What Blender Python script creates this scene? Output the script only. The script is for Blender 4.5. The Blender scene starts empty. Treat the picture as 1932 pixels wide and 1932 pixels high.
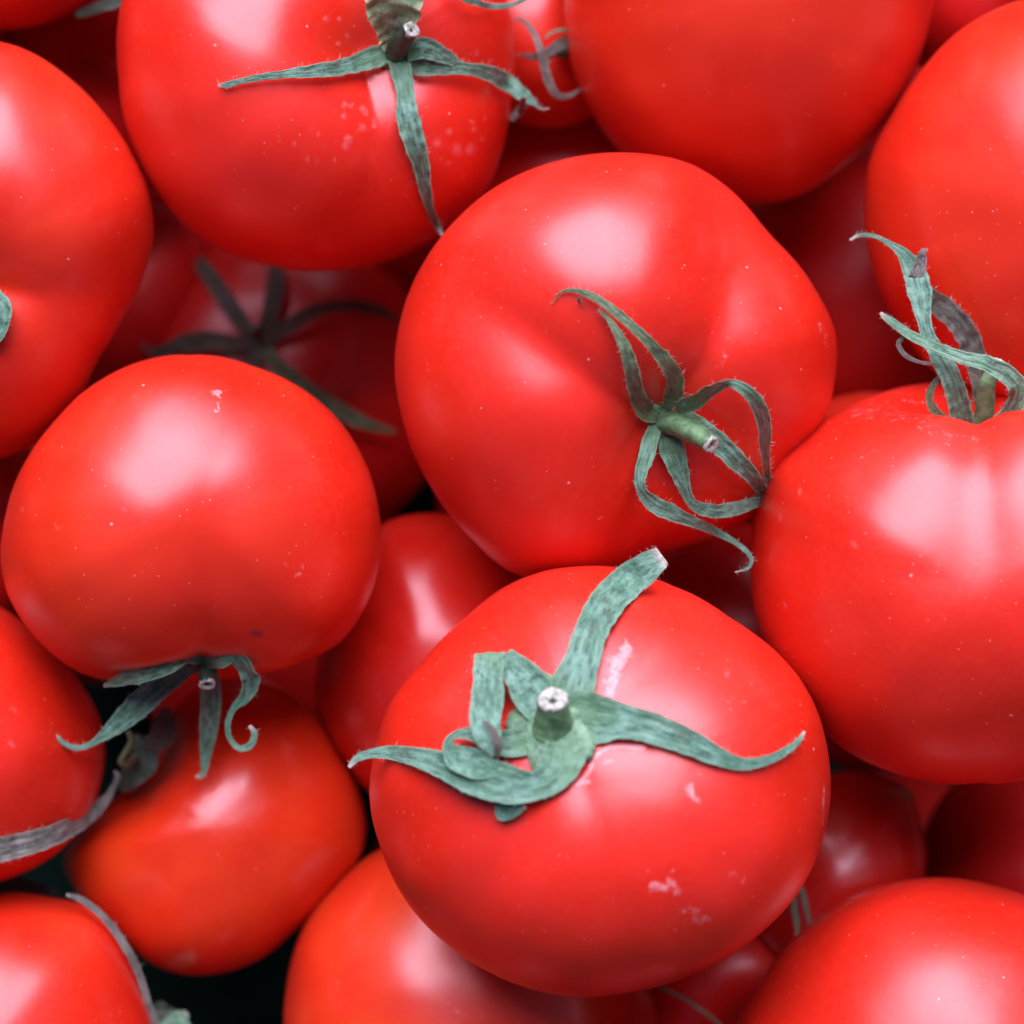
import bpy, math, random
import numpy as np
from mathutils import Vector, noise, Quaternion
from mathutils.bvhtree import BVHTree

random.seed(7)
scn = bpy.context.scene
C = scn.collection

# ------------------------------------------------------------------ camera
S = 0.18 / 1932.0            # metres for one unit of the layout grid (1932 units across the frame)
H = 0.48                     # camera height above the middle layer of fruit
cam = bpy.data.cameras.new('camera')
camo = bpy.data.objects.new('camera', cam)
C.objects.link(camo)
camo.location = (0, 0, H)
cam.sensor_width = 36
cam.lens = 36 * H / 0.18
cam.clip_start = 0.01
cam.clip_end = 20
cam.dof.use_dof = True
cam.dof.focus_distance = H - 230 * S
cam.dof.aperture_fstop = 9.0
scn.camera = camo

# ------------------------------------------------------------------ light: broad soft daylight from beyond the top of the crate
SUN_EL = 44
world = bpy.data.worlds.new('World')
scn.world = world
world.use_nodes = True
wn = world.node_tree
bg = wn.nodes['Background']
sky = wn.nodes.new('ShaderNodeTexSky')
sky.sky_type = 'NISHITA'
sky.sun_disc = False
sky.sun_elevation = math.radians(SUN_EL)
sky.sun_rotation = 0
sky.air_density = .6
sky.dust_density = .3
sky.ozone_density = 2.0
wn.links.new(sky.outputs[0], bg.inputs[0])
bg.inputs[1].default_value = 0.05
sun = bpy.data.lights.new('sun', 'SUN')
sun.energy = 5.0
sun.angle = math.radians(56)
sun.color = (0.93, 0.79, 1.0)
suno = bpy.data.objects.new('sun', sun)
C.objects.link(suno)
suno.location = (0, 1, 1)
suno.rotation_euler = (-math.radians(90 - SUN_EL), 0, math.radians(3))
scn.view_settings.view_transform = 'Standard'
scn.view_settings.look = 'None'
scn.view_settings.exposure = 0.72
scn.view_settings.gamma = 1


def P(x, y, z):
    """grid position and height (grid units) -> metres"""
    zz = z * S
    k = (H - zz) / H
    return Vector(((x - 966) * S * k, (966 - y) * S * k, zz))


# ------------------------------------------------------------------ materials
def new_mat(name):
    m = bpy.data.materials.new(name)
    m.use_nodes = True
    nt = m.node_tree
    return m, nt, nt.nodes, nt.links, nt.nodes['Principled BSDF']


def rgb(c): return (c[0], c[1], c[2], 1)


def mixc(nt, fac, a, b):
    n = nt.nodes.new('ShaderNodeMix')
    n.data_type = 'RGBA'
    for i, v in ((0, fac), (6, a), (7, b)):
        if hasattr(v, 'is_linked') or hasattr(v, 'links'):
            nt.links.new(v, n.inputs[i])
        elif isinstance(v, (int, float)):
            n.inputs[i].default_value = v
        else:
            n.inputs[i].default_value = rgb(v)
    return n.outputs[2]


def mth(nt, op, a, b=None, clamp=False):
    n = nt.nodes.new('ShaderNodeMath')
    n.operation = op
    n.use_clamp = clamp
    for i, v in ((0, a), (1, b)):
        if v is None: continue
        if isinstance(v, (int, float)):
            n.inputs[i].default_value = v
        else:
            nt.links.new(v, n.inputs[i])
    return n.outputs[0]


def ramp(nt, v, lo, hi):
    n = nt.nodes.new('ShaderNodeMapRange')
    n.interpolation_type = 'SMOOTHSTEP'
    n.inputs[1].default_value = lo
    n.inputs[2].default_value = hi
    nt.links.new(v, n.inputs[0])
    return n.outputs[0]


def tex_noise(nt, vec, scale, detail=3, rough=.5):
    n = nt.nodes.new('ShaderNodeTexNoise')
    n.inputs['Scale'].default_value = scale
    n.inputs['Detail'].default_value = detail
    n.inputs['Roughness'].default_value = rough
    nt.links.new(vec, n.inputs['Vector'])
    return n.outputs[0]


def fruit_mat(name, red, orange, speck=.3, rough=.385, coat=.5):
    m, nt, N, L, b = new_mat(name)
    tc = N.new('ShaderNodeTexCoord').outputs['Object']
    big = tex_noise(nt, tc, 38, 2)
    col = mixc(nt, ramp(nt, big, .38, .72), red, orange)
    fine = tex_noise(nt, tc, 900, 3, .6)
    col = mixc(nt, mth(nt, 'MULTIPLY', ramp(nt, fine, .35, .75), .5), col, (red[0] * 1.0, red[1] * 2 + .006, red[2] * 2 + .004))
    # dust specks
    def specks(scale, rad, keep):
        v = N.new('ShaderNodeTexVoronoi')
        v.inputs['Scale'].default_value = scale
        L.new(tc, v.inputs['Vector'])
        sep = N.new('ShaderNodeSeparateColor')
        L.new(v.outputs['Color'], sep.inputs[0])
        r = mth(nt, 'MULTIPLY', mth(nt, 'ADD', sep.outputs[1], .35), rad)
        d = mth(nt, 'SUBTRACT', r, v.outputs['Distance'])
        d = mth(nt, 'MULTIPLY', d, 2.2 / rad, True)
        k = mth(nt, 'LESS_THAN', sep.outputs[0], keep)
        return mth(nt, 'MULTIPLY', d, k)
    sp = mth(nt, 'MAXIMUM', specks(300, .075, speck), mth(nt, 'MULTIPLY', specks(800, .12, speck * .9), .6))
    at = N.new('ShaderNodeAttribute')
    at.attribute_name = 'mark'
    crumb = mth(nt, 'MULTIPLY', mth(nt, 'SUBTRACT', tex_noise(nt, tc, 620, 6, .72), .5), 2.6)
    crumb = mth(nt, 'ADD', mth(nt, 'MULTIPLY', at.outputs['Fac'], .95), crumb)
    scar = mth(nt, 'MULTIPLY', ramp(nt, crumb, .42, .95), mth(nt, 'GREATER_THAN', at.outputs['Fac'], .01))
    scar = mth(nt, 'MULTIPLY', scar, mth(nt, 'ADD', mth(nt, 'MULTIPLY', at.outputs['Fac'], .5), .3))
    at2 = N.new('ShaderNodeAttribute')
    at2.attribute_name = 'spot'
    allm = mth(nt, 'MAXIMUM', mth(nt, 'MAXIMUM', mth(nt, 'MULTIPLY', sp, .55), mth(nt, 'MULTIPLY', scar, .8)), mth(nt, 'MULTIPLY', at2.outputs['Fac'], mth(nt, 'ADD', mth(nt, 'MULTIPLY', fine, .6), -.02)), True)
    col = mixc(nt, allm, col, (.86, .42, .42))
    at3 = N.new('ShaderNodeAttribute')
    at3.attribute_name = 'scab'
    col = mixc(nt, at3.outputs['Fac'], col, (.10, .03, .05))
    L.new(col, b.inputs['Base Color'])
    rr = mth(nt, 'ADD', mth(nt, 'MULTIPLY', tex_noise(nt, tc, 120, 3), .10), rough - .05)
    rr = mth(nt, 'ADD', rr, mth(nt, 'MULTIPLY', allm, .2))
    L.new(rr, b.inputs['Roughness'])
    b.inputs['Subsurface Weight'].default_value = .35
    b.inputs['Subsurface Radius'].default_value = (1, .12, .06)
    b.inputs['Subsurface Scale'].default_value = .003
    b.inputs['IOR'].default_value = 1.47
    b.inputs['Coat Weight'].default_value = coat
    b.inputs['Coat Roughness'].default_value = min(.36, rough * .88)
    bmp = N.new('ShaderNodeBump')
    bmp.inputs['Strength'].default_value = .16
    bmp.inputs['Distance'].default_value = .0004
    hgt = mth(nt, 'ADD', mth(nt, 'MULTIPLY', fine, .35), mth(nt, 'MULTIPLY', allm, 1.2))
    hgt = mth(nt, 'ADD', hgt, mth(nt, 'MULTIPLY', tex_noise(nt, tc, 260, 2), .5))
    L.new(hgt, bmp.inputs['Height'])
    L.new(bmp.outputs[0], b.inputs['Normal'])
    return m


RED = (.63, .015, .004)
ORANGE = (.70, .036, .008)
M_red = fruit_mat('tomato_skin_red', RED, ORANGE)
M_dusty = fruit_mat('tomato_skin_dusty', RED, (.76, .022, .012), speck=.5)
M_clean = fruit_mat('tomato_skin_clean', (.60, .010, .004), (.66, .018, .007), speck=.06, rough=.32)
M_orange = fruit_mat('tomato_skin_orange', (.65, .024, .005), (.72, .058, .008), speck=.10, rough=.30)
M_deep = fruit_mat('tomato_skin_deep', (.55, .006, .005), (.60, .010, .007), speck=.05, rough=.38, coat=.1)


def sepal_mat(name, green, pale, dark, tip, tipstart=.90):
    m, nt, N, L, b = new_mat(name)
    tc = N.new('ShaderNodeTexCoord')
    uv = tc.outputs['UV']
    mp = N.new('ShaderNodeMapping')
    mp.inputs['Scale'].default_value = (4.2, 6.5, 1)
    L.new(uv, mp.inputs[0])
    st = tex_noise(nt, mp.outputs[0], 1.6, 5, .6)
    obj = tc.outputs['Object']
    n2 = tex_noise(nt, obj, 260, 3, .6)
    n3 = tex_noise(nt, obj, 1800, 3, .6)
    col = mixc(nt, ramp(nt, n2, .42, .60), green, pale)
    col = mixc(nt, mth(nt, 'MULTIPLY', ramp(nt, st, .49, .63), .8), col, dark)
    col = mixc(nt, mth(nt, 'MULTIPLY', ramp(nt, st, .46, .36), .6), col, (pale[0] * 1.5, pale[1] * 1.25, pale[2] * 1.3))
    col = mixc(nt, mth(nt, 'MULTIPLY', ramp(nt, n3, .58, .72), .3), col, dark)
    col = mixc(nt, mth(nt, 'MULTIPLY', ramp(nt, n3, .46, .30), .3), col, (min(1, pale[0] * 1.5), pale[1] * 1.3, pale[2] * 1.3))
    sx = N.new('ShaderNodeSeparateXYZ')
    L.new(uv, sx.inputs[0])
    basef = mth(nt, 'MULTIPLY', ramp(nt, mth(nt, 'ADD', sx.outputs[1], mth(nt, 'MULTIPLY', n2, .3)), .42, .12), .6)
    col = mixc(nt, basef, col, (green[0] * 1.5, green[1] * 1.15, green[2] * .75))
    n4 = tex_noise(nt, obj, 120, 3, .6)
    col = mixc(nt, mth(nt, 'MULTIPLY', ramp(nt, n4, .62, .76), .26), col, (.16, .13, .07))
    edge = mth(nt, 'ABSOLUTE', mth(nt, 'SUBTRACT', sx.outputs[0], .5))
    col = mixc(nt, mth(nt, 'MULTIPLY', ramp(nt, edge, .40, .49), .5), col, (pale[0] * 1.3, pale[1] * 1.2, pale[2] * 1.1))
    col = mixc(nt, ramp(nt, sx.outputs[1], tipstart, tipstart + .07), col, tip)
    L.new(col, b.inputs['Base Color'])
    b.inputs['Roughness'].default_value = .62
    b.inputs['Sheen Weight'].default_value = .15
    b.inputs['Subsurface Weight'].default_value = .1
    b.inputs['Subsurface Scale'].default_value = .0008
    bmp = N.new('ShaderNodeBump')
    bmp.inputs['Strength'].default_value = .6
    bmp.inputs['Distance'].default_value = .0003
    L.new(mth(nt, 'ADD', mth(nt, 'MULTIPLY', st, -1.2), n3), bmp.inputs['Height'])
    L.new(bmp.outputs[0], b.inputs['Normal'])
    return m


M_sep = sepal_mat('sepal_green', (.06, .185, .105), (.12, .285, .19), (.022, .075, .055), (.60, .52, .45), .95)
M_fold = sepal_mat('sepal_folded', (.06, .185, .105), (.12, .285, .19), (.022, .075, .055), (.4, .4, .3), 1.2)
M_hub = sepal_mat('calyx_middle', (.10, .25, .12), (.18, .35, .20), (.045, .12, .07), (.4, .4, .3), 1.2)
M_olive = sepal_mat('sepal_olive', (.07, .135, .06), (.13, .21, .10), (.04, .05, .03), (.25, .22, .15), .95)
M_green = sepal_mat('sepal_fresh', (.09, .25, .13), (.17, .36, .23), (.03, .09, .06), (.5, .45, .36), .95)
M_yel = sepal_mat('sepal_yellow', (.22, .38, .16), (.34, .48, .28), (.14, .26, .14), (.4, .4, .3), .99)
M_dry = sepal_mat('sepal_dry', (.085, .10, .08), (.16, .18, .15), (.035, .04, .035), (.4, .36, .32), .96)
M_brown_and_shaded = sepal_mat('sepal_brown_and_shaded', (.05, .055, .04), (.09, .09, .065), (.03, .03, .02), (.3, .25, .2), .98)  # brown sepals; on the deep calyx this tone stands in for shade


def plain(name, c, rough=.7, nscale=900, var=.5):
    m, nt, N, L, b = new_mat(name)
    tc = N.new('ShaderNodeTexCoord').outputs['Object']
    n = tex_noise(nt, tc, nscale, 4, .6)
    L.new(mixc(nt, ramp(nt, n, .35, .65), c, tuple(v * var for v in c)), b.inputs['Base Color'])
    b.inputs['Roughness'].default_value = rough
    bmp = N.new('ShaderNodeBump')
    bmp.inputs['Strength'].default_value = .5
    bmp.inputs['Distance'].default_value = .0003
    L.new(n, bmp.inputs['Height'])
    L.new(bmp.outputs[0], b.inputs['Normal'])
    return m


M_hair = plain('sepal_hair', (.45, .55, .46), .6)
M_cut = plain('stem_cut', (.52, .57, .47), .8, 1300, .45)
M_pith = plain('stem_hollow', (.04, .06, .035), .9)
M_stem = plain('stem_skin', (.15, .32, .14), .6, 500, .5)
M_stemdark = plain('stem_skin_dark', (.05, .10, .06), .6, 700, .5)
M_floor = plain('crate_plastic', (.006, .030, .022), .85, 60, .6)
M_floor.node_tree.nodes['Principled BSDF'].inputs['Specular IOR Level'].default_value = .15


# ------------------------------------------------------------------ objects
def link(name, verts, faces, mat, loc, parent=None, uvs=None, mats=None, matidx=None):
    me = bpy.data.meshes.new(name)
    vv = np.asarray(verts, dtype=float) - np.array(loc)
    me.from_pydata([tuple(v) for v in vv], [], faces)
    for mm in (mats or [mat]): me.materials.append(mm)
    me.polygons.foreach_set('use_smooth', [True] * len(me.polygons))
    if matidx: me.polygons.foreach_set('material_index', matidx)
    if uvs is not None:
        lay = me.uv_layers.new(name='UVMap')
        idx = np.empty(len(me.loops), dtype=np.int32)
        me.loops.foreach_get('vertex_index', idx)
        lay.data.foreach_set('uv', np.asarray(uvs, dtype=np.float32)[idx].ravel())
    me.update()
    o = bpy.data.objects.new(name, me)
    C.objects.link(o)
    if parent is None:
        o.location = loc
    else:
        o.parent = parent
    return o


FR = {}
GROUP = 'ripe red tomatoes piled in the crate'


class Fruit: pass


def pnoise(v): return noise.noise(Vector(v))


def fruit(key, cx, cy, cz, label, outline=None, R=None, axis=(0, 0, 1), flat=.84, dimple=.30, dw=.42,
          grooves=(), mat=None, marks=(), spots=(), scabs=(), calyx=False, nt=90, npn=140, seed=0, back=.03, bulge=()):
    """one tomato: lobed, dimpled body whose visible outline follows `outline` (grid coordinates)"""
    f = Fruit()
    f.key = key; f.cz = cz
    c = P(cx, cy, cz)
    f.c = c
    vz = (Vector((0, 0, H)) - c); D = vz.length; vz.normalize()
    vx = Vector((1, 0, 0)); vx = (vx - vz * vx.dot(vz)).normalized(); vy = vz.cross(vx)
    V = np.array([vx, vy, vz])                       # rows: view frame axes
    k = S * (H - c.z) / H
    if outline is not None:
        ang = np.array([math.atan2(-(y - cy), x - cx) for x, y in outline])
        rad = np.array([math.hypot(x - cx, y - cy) for x, y in outline])
        o = np.argsort(ang); ang = ang[o]; rad = rad[o]
        R = float(np.mean(rad))
    Rm = R * k
    a = Vector(axis).normalized()                    # in view frame
    e1 = Vector((1, .13, .07)); e1 = (e1 - a * e1.dot(a)).normalized(); e2 = a.cross(e1)
    # direction grid around the stem axis, denser near the stem
    th = np.pi * (np.linspace(0, 1, nt + 1) ** 1.12)
    ph = np.linspace(0, 2 * np.pi, npn, endpoint=False)
    TH, PH = np.meshgrid(th, ph, indexing='ij')
    A = np.array(a); E1 = np.array(e1); E2 = np.array(e2)
    d = (np.sin(TH)[..., None] * (np.cos(PH)[..., None] * E1 + np.sin(PH)[..., None] * E2) + np.cos(TH)[..., None] * A)
    r = 1 / np.sqrt(np.sin(TH) ** 2 + (np.cos(TH) / flat) ** 2)
    r = r * (1 - dimple * np.exp(-(TH / dw) ** 2) - back * np.exp(-((np.pi - TH) / .4) ** 2))
    hfun = np.sin(TH) ** .7 * (.25 + .75 * np.exp(-((TH - .55) / .75) ** 2))
    for g in grooves:
        v = Vector(g[0]); pa = math.atan2(v.dot(e2), v.dot(e1))
        dp = (PH - pa + np.pi) % (2 * np.pi) - np.pi
        wg = math.radians(g[2])
        r = r * (1 - 1.15 * g[1] * np.exp(-((np.sqrt(dp ** 2 + .06 ** 2) - .06) / wg) ** 1.25) * hfun)
    for bdir, amp, wid in bulge:
        bv = np.array(Vector(bdir).normalized())
        cosd = np.clip((d * bv).sum(-1), -1, 1)
        r = r * (1 + amp * np.exp(-(np.arccos(cosd) / math.radians(wid)) ** 2))
    # slow unevenness
    nn = np.zeros_like(r)
    for i in range(nt + 1):
        for j in range(npn):
            q = d[i, j]
            nn[i, j] = noise.noise(Vector((q[0] * 1.3 + seed * 7.1, q[1] * 1.3, q[2] * 1.3))) + .35 * noise.noise(Vector((q[0] * 3.1 + seed * 3.3, q[1] * 3.1, q[2] * 3.1)))
    r = r * (1 + .028 * nn)
    if outline is not None:
        al = np.arctan2(d[..., 1], d[..., 0])
        ce = np.sqrt(np.clip(1 - d[..., 2] ** 2, 0, 1))
        nb = 60
        bins = ((al + np.pi) / (2 * np.pi) * nb).astype(int) % nb
        bc = -np.pi + (np.arange(nb) + .5) * 2 * np.pi / nb
        tgt = np.interp(bc, np.concatenate([ang - 2 * np.pi, ang, ang + 2 * np.pi]), np.tile(rad, 3)) / R
        for it in range(4):
            # perspective outline: lateral / (1 - depth/D)
            z = r * d[..., 2] * Rm
            lat = r * ce / (1 - z / D)
            sil = np.zeros(nb)
            np.maximum.at(sil, bins.ravel(), lat.ravel())
            for b_ in range(nb):
                if sil[b_] == 0: sil[b_] = sil[b_ - 1]
            cc = tgt / sil
            cc = (np.roll(cc, 1) + 2 * cc + np.roll(cc, -1)) / 4
            fac = np.interp(al, np.concatenate([bc - 2 * np.pi, bc, bc + 2 * np.pi]), np.tile(cc, 3))
            r = r * (1 + (fac - 1) * ce ** 2)
    pts = (r * Rm)[..., None] * d                     # view frame
    pts = pts @ V + np.array(c)
    verts = [pts[0].mean(0)] + list(pts[1:-1].reshape(-1, 3)) + [pts[-1].mean(0)]
    faces = []
    m = nt - 1
    for j in range(npn):
        j2 = (j + 1) % npn
        faces.append((0, 1 + j, 1 + j2))
        faces.append((1 + (m - 1) * npn + j, 1 + m * npn, 1 + (m - 1) * npn + j2))
    for i in range(m - 1):
        b0 = 1 + i * npn
        for j in range(npn):
            j2 = (j + 1) % npn
            faces.append((b0 + j, b0 + npn + j, b0 + npn + j2, b0 + j2))
    loc = (c.x, c.y, c.z - Rm * .85)
    if calyx:
        root = bpy.data.objects.new('tomato', None)
        root.empty_display_size = .01
        C.objects.link(root); root.location = loc
        body = link('flesh', verts, faces, mat or M_red, loc, root)
        f.root = root
    else:
        body = link('tomato', verts, faces, mat or M_red, loc)
        f.root = body
    f.loc = loc
    # print of scars, pale dried spots and scabs, stored per vertex
    va = np.array(verts)
    kz = H / (H - va[:, 2])
    gx = va[:, 0] / S * kz + 966
    gy = 966 - va[:, 1] / S * kz
    front = ((va - np.array(c)) @ np.array(vz)) > -Rm * .15
    for nm, lst in (('mark', marks), ('spot', spots), ('scab', scabs)):
        at = body.data.attributes.new(nm, 'FLOAT', 'POINT')
        if not lst: continue
        val = np.zeros(len(va))
        for poly, w, s in lst:
            if len(poly) == 1: poly = [poly[0], poly[0]]
            for (x0, y0), (x1, y1) in zip(poly[:-1], poly[1:]):
                dx, dy = x1 - x0, y1 - y0
                l2 = max(dx * dx + dy * dy, 1e-6)
                t = np.clip(((gx - x0) * dx + (gy - y0) * dy) / l2, 0, 1)
                dd = np.hypot(gx - x0 - t * dx, gy - y0 - t * dy)
                val = np.maximum(val, s * np.clip(1.35 - dd / w, 0, 1) ** .8)
        val = val * front
        at.data.foreach_set('value', val.astype(np.float32))
    f.root['label'] = label
    f.root['category'] = 'tomato'
    f.root['group'] = GROUP
    f.bvh = BVHTree.FromPolygons([Vector(v) for v in verts], faces)
    FR[key] = f
    return f


def surf(keys, x, y):
    """height (grid units) and normal of the highest listed fruit under a grid position"""
    o = Vector((0, 0, H)); best = None
    p = P(x, y, 0)
    dr = (p - o).normalized()
    for k in keys:
        hit = FR[k].bvh.ray_cast(o, dr)
        if hit[0] is not None and (best is None or hit[3] < best[3]): best = hit
    if best is None: return None, None
    n = best[1]
    if n.dot(dr) > 0: n = -n
    return best[0].z / S, n


def catmull(pts, n):
    pts = np.array(pts, dtype=float)
    P0 = np.vstack([2 * pts[0] - pts[1], pts, 2 * pts[-1] - pts[-2]])
    out = []
    for i in range(1, len(P0) - 2):
        a, b, c, d = P0[i - 1], P0[i], P0[i + 1], P0[i + 2]
        for t in np.linspace(0, 1, n, endpoint=False):
            out.append(.5 * (2 * b + (c - a) * t + (2 * a - 5 * b + 4 * c - d) * t * t + (3 * b - a - 3 * c + d) * t ** 3))
    out.append(P0[-2])
    return np.array(out)


A0 = 5000                      # heights given as A0 + z are absolute, others are above the skin below


def resolve(pts, keys, fb):
    out = []
    last = fb
    for p in pts:
        x, y, h, w = p[:4]
        roll = p[4] if len(p) > 4 else 0
        if h > 2500:
            z = h - A0
        else:
            s, _ = surf(keys, x, y)
            z = (s + h) if s is not None else last
        last = z
        out.append((x, y, z, w, roll))
    return out


def ribbon(name, pts, f, mat, parent, over=None, cup=.12, thick=3.0, hairs=True, seg=12, clear=4, seed=None, label=None, ridge=.06, jag=.7):
    keys = over or [f.key]
    rnd = random.Random(seed if seed is not None else int(pts[0][0] * 13 + pts[-1][1] * 7))
    rs = resolve(pts, keys, f.cz + 100)
    cr = catmull(rs, seg)
    n = len(cr)
    pos = []; wid = []; up = []
    for q in cr:
        x, y, z, w, roll = q
        s, nn = surf(keys, x, y)
        if s is not None and clear is not None: z = max(z, s + clear)
        p = P(x, y, z)
        kk = S * (H - p.z) / H
        pos.append(p); wid.append(max(w, 1.2) * kk)
        v = (Vector((0, 0, H)) - p).normalized()
        up.append((v * .8 + (nn if nn is not None else v) * .2).normalized())
    # tangents, smoothed frames
    verts = []; uvs = []
    m = 9
    sides = []; norms = []; tans = []
    ps = None
    for i in range(n):
        t = (pos[min(n - 1, i + 1)] - pos[max(0, i - 1)])
        if t.length < 1e-9: t = Vector((1, 0, 0))
        t.normalize()
        sd = t.cross(up[i])
        if sd.length < .15 and ps is not None: sd = ps - t * ps.dot(t)
        sd.normalize()
        if ps is not None and sd.dot(ps) < -.3: sd = -sd
        if ps is not None: sd = (sd + ps * .5).normalized()
        ps = sd
        q = Quaternion(t, math.radians(cr[i][4] + 22 * jag * noise.noise(Vector((i * .22, 3.3, pts[0][0] * .37)))))
        s2 = q @ sd
        sides.append(s2); norms.append(s2.cross(t).normalized()); tans.append(t)
    arc = [0]
    for i in range(1, n): arc.append(arc[-1] + (pos[i] - pos[i - 1]).length)
    tot = arc[-1]
    off = rnd.random() * 100
    th = thick * S
    for layer in (1, -1):
        for i in range(n):
            w = wid[i]
            tk = min(th, w * .35)
            wl = w * .5 * (1 + jag * .17 * noise.noise(Vector((arc[i] * 700, off, 0))) + jag * .06 * noise.noise(Vector((arc[i] * 2300, off, 3)))); wr = w * .5 * (1 + jag * .17 * noise.noise(Vector((arc[i] * 700, off + 9, 0))) + jag * .06 * noise.noise(Vector((arc[i] * 2300, off + 9, 3))))
            for j in range(m):
                t = -1 + 2 * j / (m - 1)
                hw = wl if t < 0 else wr
                bend = cup * w * (t * t) - ridge * w * math.exp(-(t / .22) ** 2) * -1
                wav = .07 * w * noise.noise(Vector((arc[i] * 600, t * 1.3, off))) + .06 * w * noise.noise(Vector((arc[i] * 500, t * 5, off + 5)))
                e = math.sqrt(max(0, 1 - t ** 4))
                p = pos[i] + sides[i] * (hw * t) + norms[i] * (bend + jag * wav + layer * tk * .5 * e)
                verts.append(p[:])
                uvs.append((j / (m - 1), arc[i] / tot))
    faces = []
    L2 = n * m
    for i in range(n - 1):
        for j in range(m - 1):
            a = i * m + j
            faces.append((a, a + 1, a + m + 1, a + m))
            b = L2 + a
            faces.append((b, b + m, b + m + 1, b + 1))
        faces.append((i * m, (i + 1) * m, L2 + (i + 1) * m, L2 + i * m))
        a = i * m + m - 1
        faces.append((a, L2 + a, L2 + a + m, a + m))
    for i in (0, n - 1):
        for j in range(m - 1):
            a = i * m + j
            faces.append((a, L2 + a, L2 + a + 1, a + 1) if i == 0 else (a, a + 1, L2 + a + 1, L2 + a))
    mi = [0] * len(faces)
    if hairs:
        nh = int(tot / S / 5)
        for _ in range(nh):
            i = rnd.randrange(1, n - 1)
            t = rnd.choice((-1, 1)) if rnd.random() < .75 else rnd.uniform(-.9, .9)
            base = pos[i] + sides[i] * wid[i] * .5 * t + norms[i] * (cup * wid[i] * t * t)
            dr = (sides[i] * t * rnd.uniform(.4, 1.2) + norms[i] * rnd.uniform(-.2, .8) + tans[i] * rnd.uniform(-.6, .6)).normalized()
            ln = rnd.uniform(4, 12) * S
            rad = rnd.uniform(.22, .40) * S
            u = dr.orthogonal().normalized(); v = dr.cross(u)
            b0 = len(verts)
            for a_ in range(3):
                verts.append((base + (u * math.cos(a_ * 2.094) + v * math.sin(a_ * 2.094)) * rad)[:]); uvs.append((.5, .5))
            bendv = Vector((rnd.uniform(-1, 1), rnd.uniform(-1, 1), rnd.uniform(-1, 1))) * ln * .2
            verts.append((base + dr * ln + bendv)[:]); uvs.append((.5, .5))
            for a_ in range(3):
                faces.append((b0 + a_, b0 + (a_ + 1) % 3, b0 + 3)); mi.append(1)
    o = link(name, verts, faces, mat, f.loc, parent, uvs, mats=[mat, M_hair], matidx=mi)
    if label: o['label'] = label
    return o


def tube(name, pts, f, mat, parent, cut=True, hollow=.45, over=None, nseg=6, ns=20, clear=None, cutmat=None):
    """pts: x, y, height, radius; ends in a pale cut face with a hollow middle"""
    rs = resolve([(p[0], p[1], p[2], p[3]) for p in pts], over or [f.key], f.cz + 100)
    cr = catmull(rs, nseg)
    pos = [P(q[0], q[1], q[2]) for q in cr]
    n = len(pos)
    verts = []; faces = []
    u = None
    for i in range(n):
        t = (pos[min(n - 1, i + 1)] - pos[max(0, i - 1)]).normalized()
        if u is None: u = t.orthogonal().normalized()
        u = (u - t * u.dot(t)).normalized(); v = t.cross(u)
        for j in range(ns):
            a = 2 * math.pi * j / ns
            rr = cr[i][3] * S * (1 + .06 * math.sin(3 * a + i * .1) + .05 * noise.noise(Vector((math.cos(a) * 1.5, math.sin(a) * 1.5, i * .35))))
            verts.append((pos[i] + (u * math.cos(a) + v * math.sin(a)) * rr)[:])
    for i in range(n - 1):
        for j in range(ns):
            j2 = (j + 1) % ns
            faces.append((i * ns + j, i * ns + j2, (i + 1) * ns + j2, (i + 1) * ns + j))
    if not cut: faces.append(tuple(range((n - 1) * ns, n * ns)))
    uvs = [(0, 0)] * len(verts)
    o = link(name, verts, faces, mat, f.loc, parent, uvs)
    if cut:
        # pale rim, dipping to a dark hollow
        r0 = cr[-1][3] * S
        vv = []; ff = []
        prof = ((1.0, -.35), (1.05, .0), (.96, .14), (.72, .17), (hollow, .06), (hollow * .7, -.2))
        for (rf, hh) in prof:
            for j in range(ns):
                a = 2 * math.pi * j / ns
                jit = 1 + .22 * noise.noise(Vector((math.cos(a) * 2, math.sin(a) * 2, rf * 4 + f.cz)))
                vv.append((pos[-1] + (u * math.cos(a) + v * math.sin(a)) * r0 * rf * jit + t * r0 * (hh + .16 * noise.noise(Vector((math.cos(a) * 2.5, math.sin(a) * 2.5, rf * 5 + f.cz)))))[:])
        for i in range(len(prof) - 1):
            for j in range(ns):
                j2 = (j + 1) % ns
                ff.append((i * ns + j, i * ns + j2, (i + 1) * ns + j2, (i + 1) * ns + j))
        mi = [0] * len(ff)
        ff.append(tuple((len(prof) - 1) * ns + j for j in range(ns))); mi.append(1)
        link('cut_end', vv, ff, M_cut, f.loc, parent, None, mats=[cutmat or M_cut, M_pith], matidx=mi)
    return o


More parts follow.
